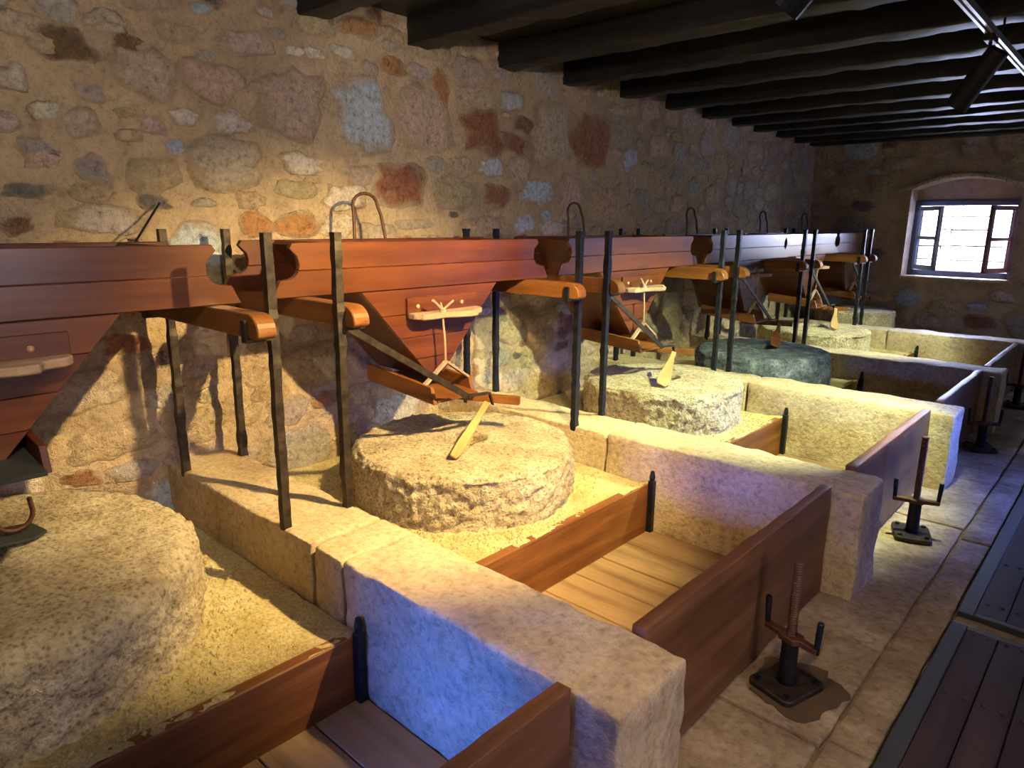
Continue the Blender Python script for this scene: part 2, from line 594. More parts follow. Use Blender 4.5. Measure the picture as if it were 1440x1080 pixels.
FIXED = [(1.00,2.26,0.23,0.13,'b'),(0.80,2.11,0.10,0.10,'w'),(1.29,2.21,0.25,0.21,'p'),(1.58,2.21,0.29,0.17,'p'),(1.98,2.17,0.42,0.32,'p'),(0.89,2.01,0.11,0.07,'w'),(1.06,2.09,0.12,0.07,'g'),(1.02,1.97,0.14,0.11,'p'),(1.43,2.04,0.12,0.07,'w'),(1.66,2.04,0.19,0.11,'w'),(1.62,1.85,0.37,0.24,'G'),(2.01,1.88,0.27,0.11,'w'),(1.04,1.79,0.13,0.11,'g'),(1.28,1.79,0.24,0.15,'t'),(0.79,1.70,0.18,0.06,'d'),(1.19,2.03,0.09,0.04,'t'),(1.26,1.67,0.15,0.07,'d'),(1.49,1.67,0.13,0.04,'g'),(1.98,1.75,0.25,0.09,'t'),(1.07,1.59,0.31,0.13,'w'),(1.56,2.51,0.11,0.05,'u'),(1.86,2.56,0.10,0.05,'w'),(1.76,2.40,0.27,0.11,'p'),(2.44,2.15,0.36,0.37,'u'),(2.88,2.18,0.40,0.38,'p'),(3.35,2.16,0.36,0.30,'r'),(2.68,1.80,0.40,0.26,'r'),(2.28,1.73,0.26,0.14,'w'),(2.77,1.58,0.29,0.06,'g'),(3.94,1.81,0.36,0.20,'u'),(4.09,2.21,0.46,0.46,'p'),(4.58,2.21,0.52,0.44,'r'),(3.12,1.77,0.36,0.20,'t'),(2.23,1.57,0.21,0.13,'w'),(3.02,2.38,0.12,0.24,'o'),(3.25,2.51,0.30,0.17,'g'),(3.53,2.53,0.17,0.15,'g'),(2.48,2.41,0.12,0.07,'g'),(2.12,2.42,0.12,0.06,'w'),(2.31,2.46,0.18,0.06,'w'),(5.15,2.11,0.24,0.18,'u'),(3.38,1.56,0.41,0.12,'t'),(1.98,1.57,0.25,0.13,'o'),(1.75,1.57,0.19,0.12,'o'),(2.42,2.60,0.28,0.11,'o'),(1.19,1.94,0.11,0.06,'t'),(0.92,2.25,0.12,0.08,'t'),(0.84,2.31,0.14,0.10,'p'),(1.16,2.38,0.19,0.08,'p'),(1.23,2.31,0.11,0.07,'b'),(1.44,2.39,0.17,0.09,'t'),(0.84,1.87,0.14,0.06,'g'),(0.86,1.82,0.13,0.07,'p'),(0.92,1.59,0.10,0.07,'t'),(0.74,1.56,0.12,0.07,'b'),(4.81,1.73,0.62,0.28,'t'),(4.11,1.56,0.34,0.11,'w'),(3.74,1.95,0.23,0.19,'p')]


def clash(a, b, gap=0.02):
    gap = -0.012
    return abs(a[0] - b[0]) < (a[2] + b[2]) / 2 + gap and abs(a[1] - b[1]) < (a[3] + b[3]) / 2 + gap


def fill_stones(fixed, y0, y1, z0, z1, r, tries, keep=lambda s: True, wlim=(0.09, 0.42)):
    out = list(fixed)
    for t in range(tries):
        f = 1 - t / tries
        w = wlim[0] + (wlim[1] - wlim[0]) * f * r.uniform(0.5, 1.0)
        h = w * r.uniform(0.42, 0.85)
        y = r.uniform(y0, y1)
        z = r.uniform(z0, z1)
        s = (y, z, w, h, r.choice('bwpgGttduropppgtt' if y < 4.4 else 'tpgtptGpgt'))
        if keep(s) and not any(clash(s, q) for q in out):
            out.append(s)
    return out


rw = random.Random(11)
stones = fill_stones(FIXED, 0.3, FAR_Y, 0.2, CEIL, rw, 14000)
near = [s for s in stones]
near.sort(key=lambda s: -(s[2] * s[3]) / ((3.3 ** 2 + s[0] ** 2) ** 1.5))
for s in near[:295]:
    mb = MB(); cs = []
    big = s[2] * s[3] > 0.03
    blob(mb, cs, s[0], s[1], s[2], s[3], STONE_COL[s[4]], place_left, proud=0.012 if big else 0.009, sq=3.2 if big else 2.6, r=rw)
    stone_object('stone', mb, cs, wall_left)
mb = MB(); cs = []
for s in near[295:]:
    blob(mb, cs, s[0], s[1], s[2], s[3], STONE_COL[s[4]], place_left, proud=0.012, n=9, r=rw)
back = fill_stones([], NEAR_Y, 0.25, 0.2, CEIL, rw, 800)
for s in back:
    blob(mb, cs, s[0], s[1], s[2], s[3], STONE_COL[s[4]], place_left, proud=0.012, n=9, r=rw)
o = stone_object('small_stones', mb, cs, wall_left)
o['kind'] = 'stuff'
# coarse broken rock showing low on the wall under the hoppers
mb = MB(); cs = []


# ------------------------------------------------------------------ far wall with window
WX0, WX1, WZ0, WZ1 = -2.32, -1.22, 1.0, 1.9
WDEEP = 0.30


def far_wall():
    mb = MB()
    y = FAR_Y
    xl, xr = wx(WALL, FAR_Y) - 0.1, RIGHT_X + 0.05

    def far_pt(x, z):
        return (x, y - 0.014 * fbm((x, z, 7.7), 2.2, 4) - 0.004 * fbm((x, z, 1.7), 9, 3), z)

    def patch(x0, x1, zf0, zf1, nu, nv):
        base = len(mb.v)
        for j in range(nv + 1):
            for i in range(nu + 1):
                x = x0 + (x1 - x0) * i / nu
                a, b = zf0(x), zf1(x)
                mb.v.append(far_pt(x, a + (b - a) * j / nv))
        for j in range(nv):
            for i in range(nu):
                a = base + j * (nu + 1) + i
                mb.f.append((a, a + 1, a + nu + 2, a + nu + 1))
    zt = CEIL + 0.05
    xc = (WX0 + WX1) / 2
    hw = (WX1 - WX0) / 2

    def arch(x):
        t = (x - xc) / hw
        return 2.02 + 0.13 * (1 - t * t)
    patch(xl, WX0, lambda x: 0, lambda x: zt, 26, 50)
    patch(WX1, xr, lambda x: 0, lambda x: zt, 40, 50)
    patch(WX0, WX1, lambda x: 0, lambda x: WZ0, 22, 20)
    patch(WX0, WX1, arch, lambda x: zt, 22, 14)
    me = bpy.data.meshes.new('wall_far')
    me.from_pydata(mb.v, [], mb.f)
    for p in me.polygons:
        p.use_smooth = True
    w = struct(obj('wall_far', me, 'mortar'))
    # reveal: sill, jambs and arched soffit
    rv = MB()
    y1 = y + WDEEP + 0.12
    n = 18
    pts = [(WX0, WZ0), (WX1, WZ0)] + [(WX1 + (WX0 - WX1) * i / n, arch(WX1 + (WX0 - WX1) * i / n)) for i in range(n + 1)]
    m = len(pts)
    rv.v += [(p[0], y - 0.02, p[1]) for p in pts] + [(p[0], y1, p[1]) for p in pts]
    rv.f += [(i, (i + 1) % m, m + (i + 1) % m, m + i) for i in range(m)]
    me = bpy.data.meshes.new('reveal')
    me.from_pydata(rv.v, [], rv.f)
    obj('reveal', me, 'reveal', w)
    # wall thickness seen outside, above the window head
    lm = MB().box(WX0 - 0.3, WX1 + 0.3, y1 - 0.12, y1, WZ1, 2.4)
    obj('lintel', lm.mesh('lintel'), 'reveal', w)
    # rough arch ring of thin stones over the opening
    for i in range(11):
        x0 = WX0 - 0.06 + (WX1 - WX0 + 0.12) * i / 11
        x1 = WX0 - 0.06 + (WX1 - WX0 + 0.12) * (i + 0.9) / 11
        za, zb = arch(max(WX0, min(WX1, x0))), arch(max(WX0, min(WX1, x1)))
        q = MB().prism([(x0, za + 0.003), (x1, zb + 0.003), (x1 + 0.005, zb + 0.05), (x0 - 0.005, za + 0.045 + 0.01 * rw.random())], 'y', y - 0.035, y + 0.04)
        obj('arch_stone', q.mesh('arch_stone', 0.006), 'limestone', w)
    return w


wall_far = far_wall()


def place_far(x, z, d):
    return (x, FAR_Y - 0.014 * fbm((x, z, 7.7), 2.2, 4) - d, z)


fst = fill_stones([], -3.45, 0.3, 0.3, CEIL, rw, 1400, keep=lambda s: not (WX0 - 0.15 - s[2] / 2 < s[0] < WX1 + 0.15 + s[2] / 2 and WZ0 - 0.1 - s[3] / 2 < s[1] < 2.25 + s[3] / 2), wlim=(0.14, 0.5))
for s in fst:
    mb = MB(); cs = []
    blob(mb, cs, s[0], s[1], s[2], s[3], STONE_COL[s[4]], place_far, proud=0.016, n=11, r=rw)
    stone_object('stone', mb, cs, wall_far)

# window
win = struct(bpy.data.objects.new('window_1', None))
COL.objects.link(win)
win.location = ((WX0 + WX1) / 2, FAR_Y + WDEEP, WZ0)
FW, FH = (WX1 - WX0) / 2, WZ1 - WZ0
for nm, b in (('frame_jamb', (-FW, -FW + 0.06, -0.05, 0.05, 0, FH)), ('frame_jamb', (FW - 0.06, FW, -0.05, 0.05, 0, FH)),
              ('frame_head', (-FW + 0.06, FW - 0.06, -0.05, 0.05, FH - 0.06, FH)), ('frame_sill', (-FW + 0.06, FW - 0.06, -0.06, 0.05, 0, 0.07))):
    obj(nm, MB().box(*b).mesh(nm, 0.006), 'window_paint', win)


def sash(hx, ang, s, m):
    w, h, t = FW - 0.09, FH - 0.15, 0.035
    e = bpy.data.objects.new('sash', None)
    COL.objects.link(e)
    e.parent = win
    e.location = (hx, -0.06, 0.08)
    e.rotation_euler = (0, 0, ang)
    d = MB().box(0, s * 0.05, -t / 2, t / 2, 0, h)
    for a, b in ((w - 0.05, w),):
        d.box(s * a, s * b, -t / 2, t / 2, 0, h)
    d.box(0, s * w, -t / 2, t / 2, 0, 0.055).box(0, s * w, -t / 2, t / 2, h - 0.05, h).box(0, s * w, -t / 2, t / 2, h * 0.48, h * 0.48 + 0.04)
    obj('sash_frame', d.mesh('sash_frame'), m, e)
    for z0, z1 in ((0.055, h * 0.48), (h * 0.48 + 0.04, h - 0.05)):
        obj('pane', MB().box(s * 0.05, s * (w - 0.05), -0.003, 0.003, z0, z1).mesh('pane'), 'glass', e)


sash(-FW + 0.06, -math.radians(48), 1, 'sash_paint')
sash(FW - 0.06, math.radians(68), -1, 'sash_red')
ws = tag(obj('window_ledge', MB().box(WX0 - 0.04, WX1 + 0.04, FAR_Y - 0.05, FAR_Y + 0.2, WZ0 - 0.025, WZ0 + 0.004).mesh('ledge', 0.006), 'limestone'), 'pale narrow stone ledge under the small bright window', 'ledge')

# sunlit wall outside the window
ow = empty('outside_wall', (-3.0, 13.2, 0), 'sunlit rough stone wall outside the small window', 'wall')
obj('mortar', MB().box(-3.0, 3.5, 0.05, 0.3, -1.0, 4.2).mesh('mortar'), 'outside', ow)
ro = random.Random(4)
z = 0.3
while z < 3.6:
    h = ro.uniform(0.16, 0.27)
    x = -1.6 + ro.uniform(-0.2, 0.2)
    while x < 2.6:
        w = ro.uniform(0.25, 0.6)
        g = 0.0015 if ro.random() < 0.82 else 0.012
        obj('stone', MB().box(x + g, x + w - g, -0.02 - ro.uniform(0, 0.006), 0.06, z + g, z + h - g).mesh('stone', 0.012), 'outside', ow)
        x += w
    z += h
ev = tag(obj('outside_eave', MB().prism([(-1.55, 2.35), (-0.3, 1.65), (-0.3, 1.78), (-1.5, 2.45)], 'y', 11.2, 12.3).mesh('eave', 0.01), 'outside'), 'pale slanting eave in the upper corner of the window view', 'eave')

# ------------------------------------------------------------------ near and right walls (with the openings the daylight uses), floor, ceiling
nw = MB()
nw.box(-3.6, -2.0, NEAR_Y - 0.4, NEAR_Y, 0, CEIL).box(-0.8, RIGHT_X + 0.4, NEAR_Y - 0.4, NEAR_Y, 0, CEIL).box(-2.0, -0.8, NEAR_Y - 0.4, NEAR_Y, 2.3, CEIL)
struct(obj('wall_near', nw.mesh('wall_near'), 'mortar'))
rm = MB()
rm.box(RIGHT_X, RIGHT_X + 0.4, NEAR_Y, 0.55, 0, CEIL).box(RIGHT_X, RIGHT_X + 0.4, 1.75, 5.2, 0, CEIL).box(RIGHT_X, RIGHT_X + 0.4, 6.6, 8.4, 0, CEIL).box(RIGHT_X, RIGHT_X + 0.4, 9.5, FAR_Y + 0.05, 0, CEIL)
for a, b in ((0.55, 1.75), (5.2, 6.6), (8.4, 9.5)):  # the nearest opening is added, for the side fill light
    rm.box(RIGHT_X, RIGHT_X + 0.4, a, b, 0, 0.9).box(RIGHT_X, RIGHT_X + 0.4, a, b, 2.1, CEIL)
struct(obj('wall_right', rm.mesh('wall_right'), 'mortar'))

floor = struct(obj('floor', MB().box(-3.7, RIGHT_X + 0.05, NEAR_Y, FAR_Y + 0.05, -0.2, -0.02).mesh('floor'), 'slab'))
fs_i = 0


def slab(x0, x1, y0, y1):
    global fs_i
    fs_i += 1
    g = 0.005
    me = rough_block(x0 + g, x1 - g, y0 + g, y1 - g, -0.10, rnd.uniform(-0.003, 0.002), 0.07, 0.006, 0.008, fs_i * 3.7, 'slab')
    obj('slab', me, 'slab', floor)


ys = [-1.2, -0.3, 0.5, 1.28, 2.055, 2.73, 3.345, 4.25, 5.15, 6.2, 7.3, 8.4, FAR_Y]
for a, b in zip(ys, ys[1:]):
    slab(-1.0, -0.54, a, b)
ys2 = [-1.2, 0.0, 1.1, 2.1, 3.205, 4.1, 5.2, 6.0, 6.9, 7.9, 8.8, FAR_Y]
for a, b in zip(ys2, ys2[1:]):
    slab(-0.54, -0.395, a, b)
slab(-0.395, 0.62, 3.15, 3.24)
for a, b in zip([5.36, 6.3, 7.4, 8.5], [6.3, 7.4, 8.5, FAR_Y]):
    slab(-0.395, 0.1, a, b)
    slab(0.1, 0.7, a, b)
for a, b in zip([-1.2, 0.4, 1.9, 3.2, 4.6, 6, 7.6], [0.4, 1.9, 3.2, 4.6, 6, 7.6, FAR_Y]):
    slab(0.7 if a > 5 else 0.62, RIGHT_X, a, b)

ceiling = struct(obj('ceiling', MB().box(-3.75, RIGHT_X + 0.1, NEAR_Y - 0.1, FAR_Y + 0.1, CEIL, CEIL + 0.2).mesh('ceiling'), 'beam'))
by = [-1.6, -0.87, -0.14, 0.59, 1.32, 2.04, 2.75, 3.5, 4.22, 4.95, 5.7, 6.4, 7.05, 7.65, 8.25, 8.85, 9.4]
for i, y in enumerate(by):
    w = rnd.uniform(0.15, 0.18)
    me = rough_block(wx(WALL, y) - 0.12, RIGHT_X + 0.05, y, y + w, BEAM_Z + rnd.uniform(-0.008, 0.008), CEIL + 0.06, 0.06 if y < 6 else 0.1, 0.010, 0.012, y * 5.1, 'beam')
    obj('beam', me, 'beam', ceiling)

# ------------------------------------------------------------------ stone dividers
DIV = [(1.20, 1.52), (3.03, 3.345), (4.80, 5.11), (6.49, 6.80), (8.38, 8.68)]
ZT = 0.477
END_X = -0.745
DNAME = ['nearest', 'second', 'third', 'fourth', 'farthest']
for k, (y0, y1) in enumerate(DIV):
    c = (y0 + y1) / 2
    e = empty('stone_divider', (-2.0, c, 0), [
        'nearest low stone divider, big rounded front end, its near face blue with daylight',
        'second low stone divider from the camera, behind the first bin, purple-grey near face',
        'third low stone divider from the camera, tan near face, bluish end',
        'fourth low stone divider, dark near face, top edge bright white',
        'farthest low stone divider, tan lit near face below the window'][k], 'stone wall', 'stone dividers between the mills')
    st = [0.028, 0.032, 0.045, 0.06, 0.07][k]
    xs = [wx(WALL, c) - 0.02, -2.07 + rnd.uniform(-0.01, 0.01), END_X + rnd.uniform(-0.005, 0.005)]
    if k == 0:
        xs = [xs[0], xs[1], -1.87, xs[2]]
    for i in range(len(xs) - 1):
        last = i == len(xs) - 2
        me = rough_block(xs[i] + 2.0 + 0.004, xs[i + 1] + 2.0 - 0.004, y0 - c, y1 - c, -0.03, ZT + (0.006 if last else 0), st, 0.008, 0.014, k * 13.1 + i * 5, 'block', chip=0.035)
        obj('stone_block', me, 'limestone', e)

# ------------------------------------------------------------------ beds, bins
HOP_Y = [0.40, 2.285, 4.17, 6.10, 7.70, 9.08]
BAY = [(-0.55, 1.20), (1.52, 3.03), (3.345, 4.80), (5.11, 6.49), (6.80, 8.38), (8.68, FAR_Y)]
BED_X = -1.79
BED_Z = [0.25, 0.275, 0.275, 0.275, 0.275, 0.275]
STONE = [(-2.568, 0.307, 0.665, 0.556), (-2.433, 2.31, 0.551, 0.531), (-2.436, 4.235, 0.545, 0.545), (-2.42, 5.87, 0.56, 0.55), (-2.60, 7.60, 0.56, 0.54), (-2.66, 9.17, 0.45, 0.60)]
BAYL = ['nearest mill bay at the lower left', 'second mill bay with the yellow-lit stone', 'third mill bay with the pale stone', 'fourth mill bay with the dark stone', 'fifth mill bay with the white-lit stone', 'last mill bay under the window wall']
for k, (y0, y1) in enumerate(BAY):
    zb = BED_Z[k]
    yc = (y0 + y1) / 2
    e = empty('mill_bed', (BED_X, yc, 0), 'flour-covered raised mill bed with wooden front board, ' + BAYL[k], 'mill bed', 'raised mill beds')
    sx, sy, sr, sz = STONE[k]
    xw = wx(WALL, yc) + 0.02
    nu, nv = (90, 90) if k < 3 else (46, 46)

    def bed_pt(u, v, y0=y0, y1=y1, xw=xw, zb=zb, sx=sx, sy=sy, sr=sr, yc=yc, k=k):
        x = xw + (BED_X + 0.014 - xw) * u
        y = y0 + 0.004 + (y1 - y0 - 0.008) * v
        d = math.hypot(x - sx, y - sy) - sr
        ring = math.exp(-(max(0, d) / 0.06) ** 2)
        z = zb - 0.012 + 0.018 * ring * (0.6 + 0.8 * abs(fbm((x, y, k), 14, 3))) + 0.010 * fbm((x, y, k + 0.5), 4, 4) + 0.006 * fbm((x, y, k), 28, 2)
        z += 0.013 * math.exp(-((x - BED_X) / 0.05) ** 2)
        return (x - BED_X, y - yc, z)
    obj('flour_layer', grid_mesh('flour_layer', nu, nv, bed_pt), 'flour', e)
    if k < 3:
        cr = MB()
        rc = random.Random(k + 40)
        for q in range(1700 if k < 2 else 600):
            t = rc.uniform(0, 2 * math.pi)
            rr = sr + 0.012 + abs(rc.gauss(0, 0.07))
            x, y = sx + rr * math.cos(t), sy + rr * math.sin(t)
            if not (xw + 0.02 < x < BED_X - 0.01 and y0 + 0.01 < y < y1 - 0.01):
                continue
            h = rc.uniform(0.004, 0.012)
            z = bed_pt((x - xw) / (BED_X + 0.014 - xw), (y - y0 - 0.004) / (y1 - y0 - 0.008))[2]
            b0 = rc.uniform(0, 6)
            vs = [(x - BED_X + h * math.cos(b0 + i * 2.1) * rc.uniform(0.7, 1.2), y - yc + h * math.sin(b0 + i * 2.1) * rc.uniform(0.7, 1.2), z - 0.002) for i in range(3)]
            cr.add(vs + [(x - BED_X, y - yc, z + h * 1.1)], [(0, 1, 3), (1, 2, 3), (2, 0, 3)])
        co = obj('flour_crumbs', cr.mesh('flour_crumbs'), 'flour', e)
        co['kind'] = 'stuff'
    fb = MB().box(-0.03, 0.018, y0 + 0.01 - yc, y1 - 0.01 - yc, 0.0, zb + 0.001)
    obj('front_board', fb.mesh('front_board', 0.005), 'bed_wood', e)
    for s in (-1, 1):
        yy = (y1 if s > 0 else y0) - yc
        cl = MB().box(0.018, 0.05, yy - 0.035 if s > 0 else yy + 0.003, yy - 0.003 if s > 0 else yy + 0.035, 0.0, zb + 0.02)
        cl.tube([(0.034, yy - s * 0.019, zb + 0.018), (0.034, yy - s * 0.019, zb + 0.04), (0.034, yy - s * 0.019, zb + 0.075)], [0.012, 0.017, 0.010], 8)
        obj('cleat', cl.mesh('cleat', 0.003), 'black_iron', e)
    # bin floor of planks
    p = empty('bin_floor', (BED_X, yc, 0), 'plank floor of the grain bin, ' + BAYL[k], 'plank floor', 'plank floors of the bins')
    n = max(3, int((y1 - y0) / 0.19))
    for i in range(n):
        a = y0 + (y1 - y0) * i / n - yc
        b = y0 + (y1 - y0) * (i + 1) / n - yc
        obj('plank', MB().box(0.02, -0.935 - BED_X, a + 0.0025, b - 0.0025, -0.02, 0.012 + rnd.uniform(-0.002, 0.002)).mesh('plank', 0.003), 'pit_wood', p)
    # bin front board
    if k < 5:
        bw = [0.50, 0.50, 0.50, 0.49, 0.48][k]
        me = rough_block(-0.93, -0.88, y0 + 0.006 - yc, y1 - 0.006 - yc, 0.0, bw, 0.05 if k < 3 else 0.08, 0.004, 0.007, k * 7.0, 'bin_board')
        tag(obj('bin_front_board', me, 'bin_wood', None, (0, yc, 0.002)), 'upright brown board closing the front of the bin, ' + BAYL[k], 'board', 'bin front boards')


def millstone(cx, cy, R, zt, zb, seed, hi, m, eye=0.12, rd=0.035):
    nt_, nr, nz = (260, 26, 18) if hi else (120, 14, 10)
    vs = []; fs = []
    prof = []
    H = zt - zb
    for j in range(nz + 1):
        prof.append((R, H * j / nz * (1 - rd / H)))
    for j in range(1, 6):
        t = j / 6 * math.pi / 2
        prof.append((R - rd + rd * math.cos(t), H - rd + rd * math.sin(t)))
    for j in range(nr + 1):
        prof.append((R - rd - (R - rd - eye) * j / nr, H + 0.012 * j / nr))
    prof += [(eye - 0.004, H - 0.03), (eye - 0.008, H - 0.14), (0.01, H - 0.15)]
    for q, (r_, z_) in enumerate(prof):
        for i in range(nt_):
            t = 2 * math.pi * i / nt_
            p = Vector((r_ * math.cos(t), r_ * math.sin(t), z_))
            s = Vector((seed, seed * 1.7, 0))
            a = 0.014 * fbm(p + s, 5, 4) + 0.015 * fbm(p + s, 30, 3)
            if q <= nz + 4:
                d = Vector((math.cos(t), math.sin(t), 0)) * 1.0
                if q > nz:
                    d = (d + Vector((0, 0, 1))).normalized()
                a = a * 1.1 - 0.006
            else:
                d = Vector((0, 0, 1))
                a *= 0.42
            if q == 0:
                a *= 0.4
            vs.append(tuple(p + d * a))
    n = len(prof)
    for q in range(n - 1):
        for i in range(nt_):
            fs.append((q * nt_ + i, q * nt_ + (i + 1) % nt_, (q + 1) * nt_ + (i + 1) % nt_, (q + 1) * nt_ + i))
    fs.append(tuple(range((n - 1) * nt_, n * nt_)))
    me = bpy.data.meshes.new('millstone')
    me.from_pydata(vs, [], fs)
    for p in me.polygons:
        p.use_smooth = True
    return obj('millstone', me, m, None, (cx, cy, zb))


ML = ['large rough brown millstone cut off by the left edge of the picture', 'round rough millstone under bright yellow light, second from the left',
      'pale greenish-white round millstone with a wide wooden paddle on top', 'dark blue-grey round millstone behind the pale one',
      'small-looking white-lit millstone in front of the farthest divider', 'farthest millstone, brownish, against the window wall']
for k, (sx, sy, sr, sz) in enumerate(STONE):
    tag(millstone(sx, sy, sr, sz, BED_Z[k] - 0.005, k * 4.3, k < 3, 'dark_grit' if k == 3 else 'grit', rd=[0.075, 0.035, 0.035, 0.05, 0.03, 0.03][k]), ML[k], 'millstone', 'millstones')

# ------------------------------------------------------------------ iron posts and rails
POST_W = 0.031


def post_mesh(seed):
    r = random.Random(seed)
    n = 34
    z0, z1 = ZT - 0.03, 1.556
    vs = []; fs = []
    knob = [r.random() < 0.16 for _ in range(n + 1)]
    for i in range(n + 1):
        z = z0 + (z1 - z0) * i / n
        w = POST_W / 2 * (1 + r.uniform(-0.08, 0.08) + (0.16 if knob[i] else 0))
        ox, oy = 0.003 * noise.noise(Vector((seed, z * 5, 0))), 0.003 * noise.noise(Vector((seed, z * 5, 7)))
        for a, b in ((-1, -1), (1, -1), (1, 1), (-1, 1)):
            vs.append((ox + a * w, oy + b * w, z))
    for i in range(n):
        for q in range(4):
            fs.append((i * 4 + q, i * 4 + (q + 1) % 4, i * 4 + 4 + (q + 1) % 4, i * 4 + 4 + q))
    fs += [(3, 2, 1, 0), tuple(n * 4 + q for q in range(4))]
    me = bpy.data.meshes.new('post')
    me.from_pydata(vs, [], fs)
    return me


RAIL_Z0, RAIL_Z1, RAIL_W = 1.200, 1.285, 0.072


def rail_mesh():
    # profile in x-z: front end (towards +x) rounded over at the top
    L0, L1 = -1.05, 0.07
    h = RAIL_Z1 - RAIL_Z0
    prof = [(L0, 0), (L1 - 0.02, 0), (L1, 0.012)]
    for i in range(7):
        t = i / 6 * math.pi / 2
        prof.append((L1 - 0.07 + 0.07 * math.cos(t), h - 0.06 + 0.06 * math.sin(t)))
    prof += [(L0, h)]
    return MB().prism(prof, 'y', -RAIL_W / 2, RAIL_W / 2).mesh('rail', 0.004)


for k, (y0, y1) in enumerate(DIV):
    for far in (0, 1):
        py = (y1 - 0.02) if far else (y0 + 0.02)
        s = 1 if far else -1
        ry = py + s * (POST_W / 2 + RAIL_W / 2 + 0.004)
        for back in (0, 1):
            px = wx(-2.23 - (0.88 if back else 0), py)
            lab = '%s %s iron post on the %s stone divider from the camera' % ('rear' if back else 'front', 'far-side' if far else 'near-side', ORD[k])
            e = empty('iron_post', (px, py, 0), ('hammered black ' if k > 0 else 'hammered brown-black ') + lab, 'post', 'iron posts on the dividers')
            obj('shaft', post_mesh(k * 7 + far * 3 + back), 'iron' if k < 1 else 'black_iron', e)
            st = MB()
            w = RAIL_W + 0.012
            a, b = sorted((s * POST_W / 2 * 0.6, s * (POST_W / 2 + w)))
            st.box(-0.015, 0.015, a, b, RAIL_Z0 - 0.014, RAIL_Z0 - 0.001)
            a, b = sorted((s * (POST_W / 2 + w - 0.001), s * (POST_W / 2 + w + 0.010)))
            st.box(-0.015, 0.015, a, b, RAIL_Z0 - 0.014, RAIL_Z0 + 0.065)
            obj('stirrup', st.mesh('stirrup', 0.002), 'iron' if k < 1 else 'black_iron', e)
        lab = 'orange-brown wooden rail with rounded end held by the %s posts of the %s stone divider' % ('far-side' if far else 'near-side', ORD[k])
        tag(obj('support_rail', cached('rail', rail_mesh), 'rail_wood', None, (wx(-2.23, py), ry, RAIL_Z0)), lab, 'rail', 'wooden hopper rails')

# ------------------------------------------------------------------ hoppers
END = [(0, 1.51), (0.0156, 1.486), (-0.002, 1.467), (-0.019, 1.451), (-0.026, 1.424), (-0.0236, 1.403), (-0.0156, 1.385), (0.0, 1.37), (0.0156, 1.363), (0.066, 1.356), (0.084, 1.32), (0.10, RAIL_Z1)]


def end_y(z):
    for (a, za), (b, zb) in zip(END, END[1:]):
        if zb <= z <= za:
            return a + (b - a) * (za - z) / (za - zb)
    return END[-1][0]


HD = 0.43      # depth of the hopper, front board to back board
BT = 0.026     # board thickness


def plank_profile(z0, z1, half):
    zs = sorted({z0, z1} | {z for _, z in END if z0 < z < z1})
    right = [(half + end_y(z), z) for z in zs]
    left = [(-half - end_y(z), z) for z in reversed(zs)]
    return right + left


def slope_y(z, wide):
    t = (z - 0.83) / (RAIL_Z1 - 0.83)
    return 0.03 + (wide - 0.03) * t


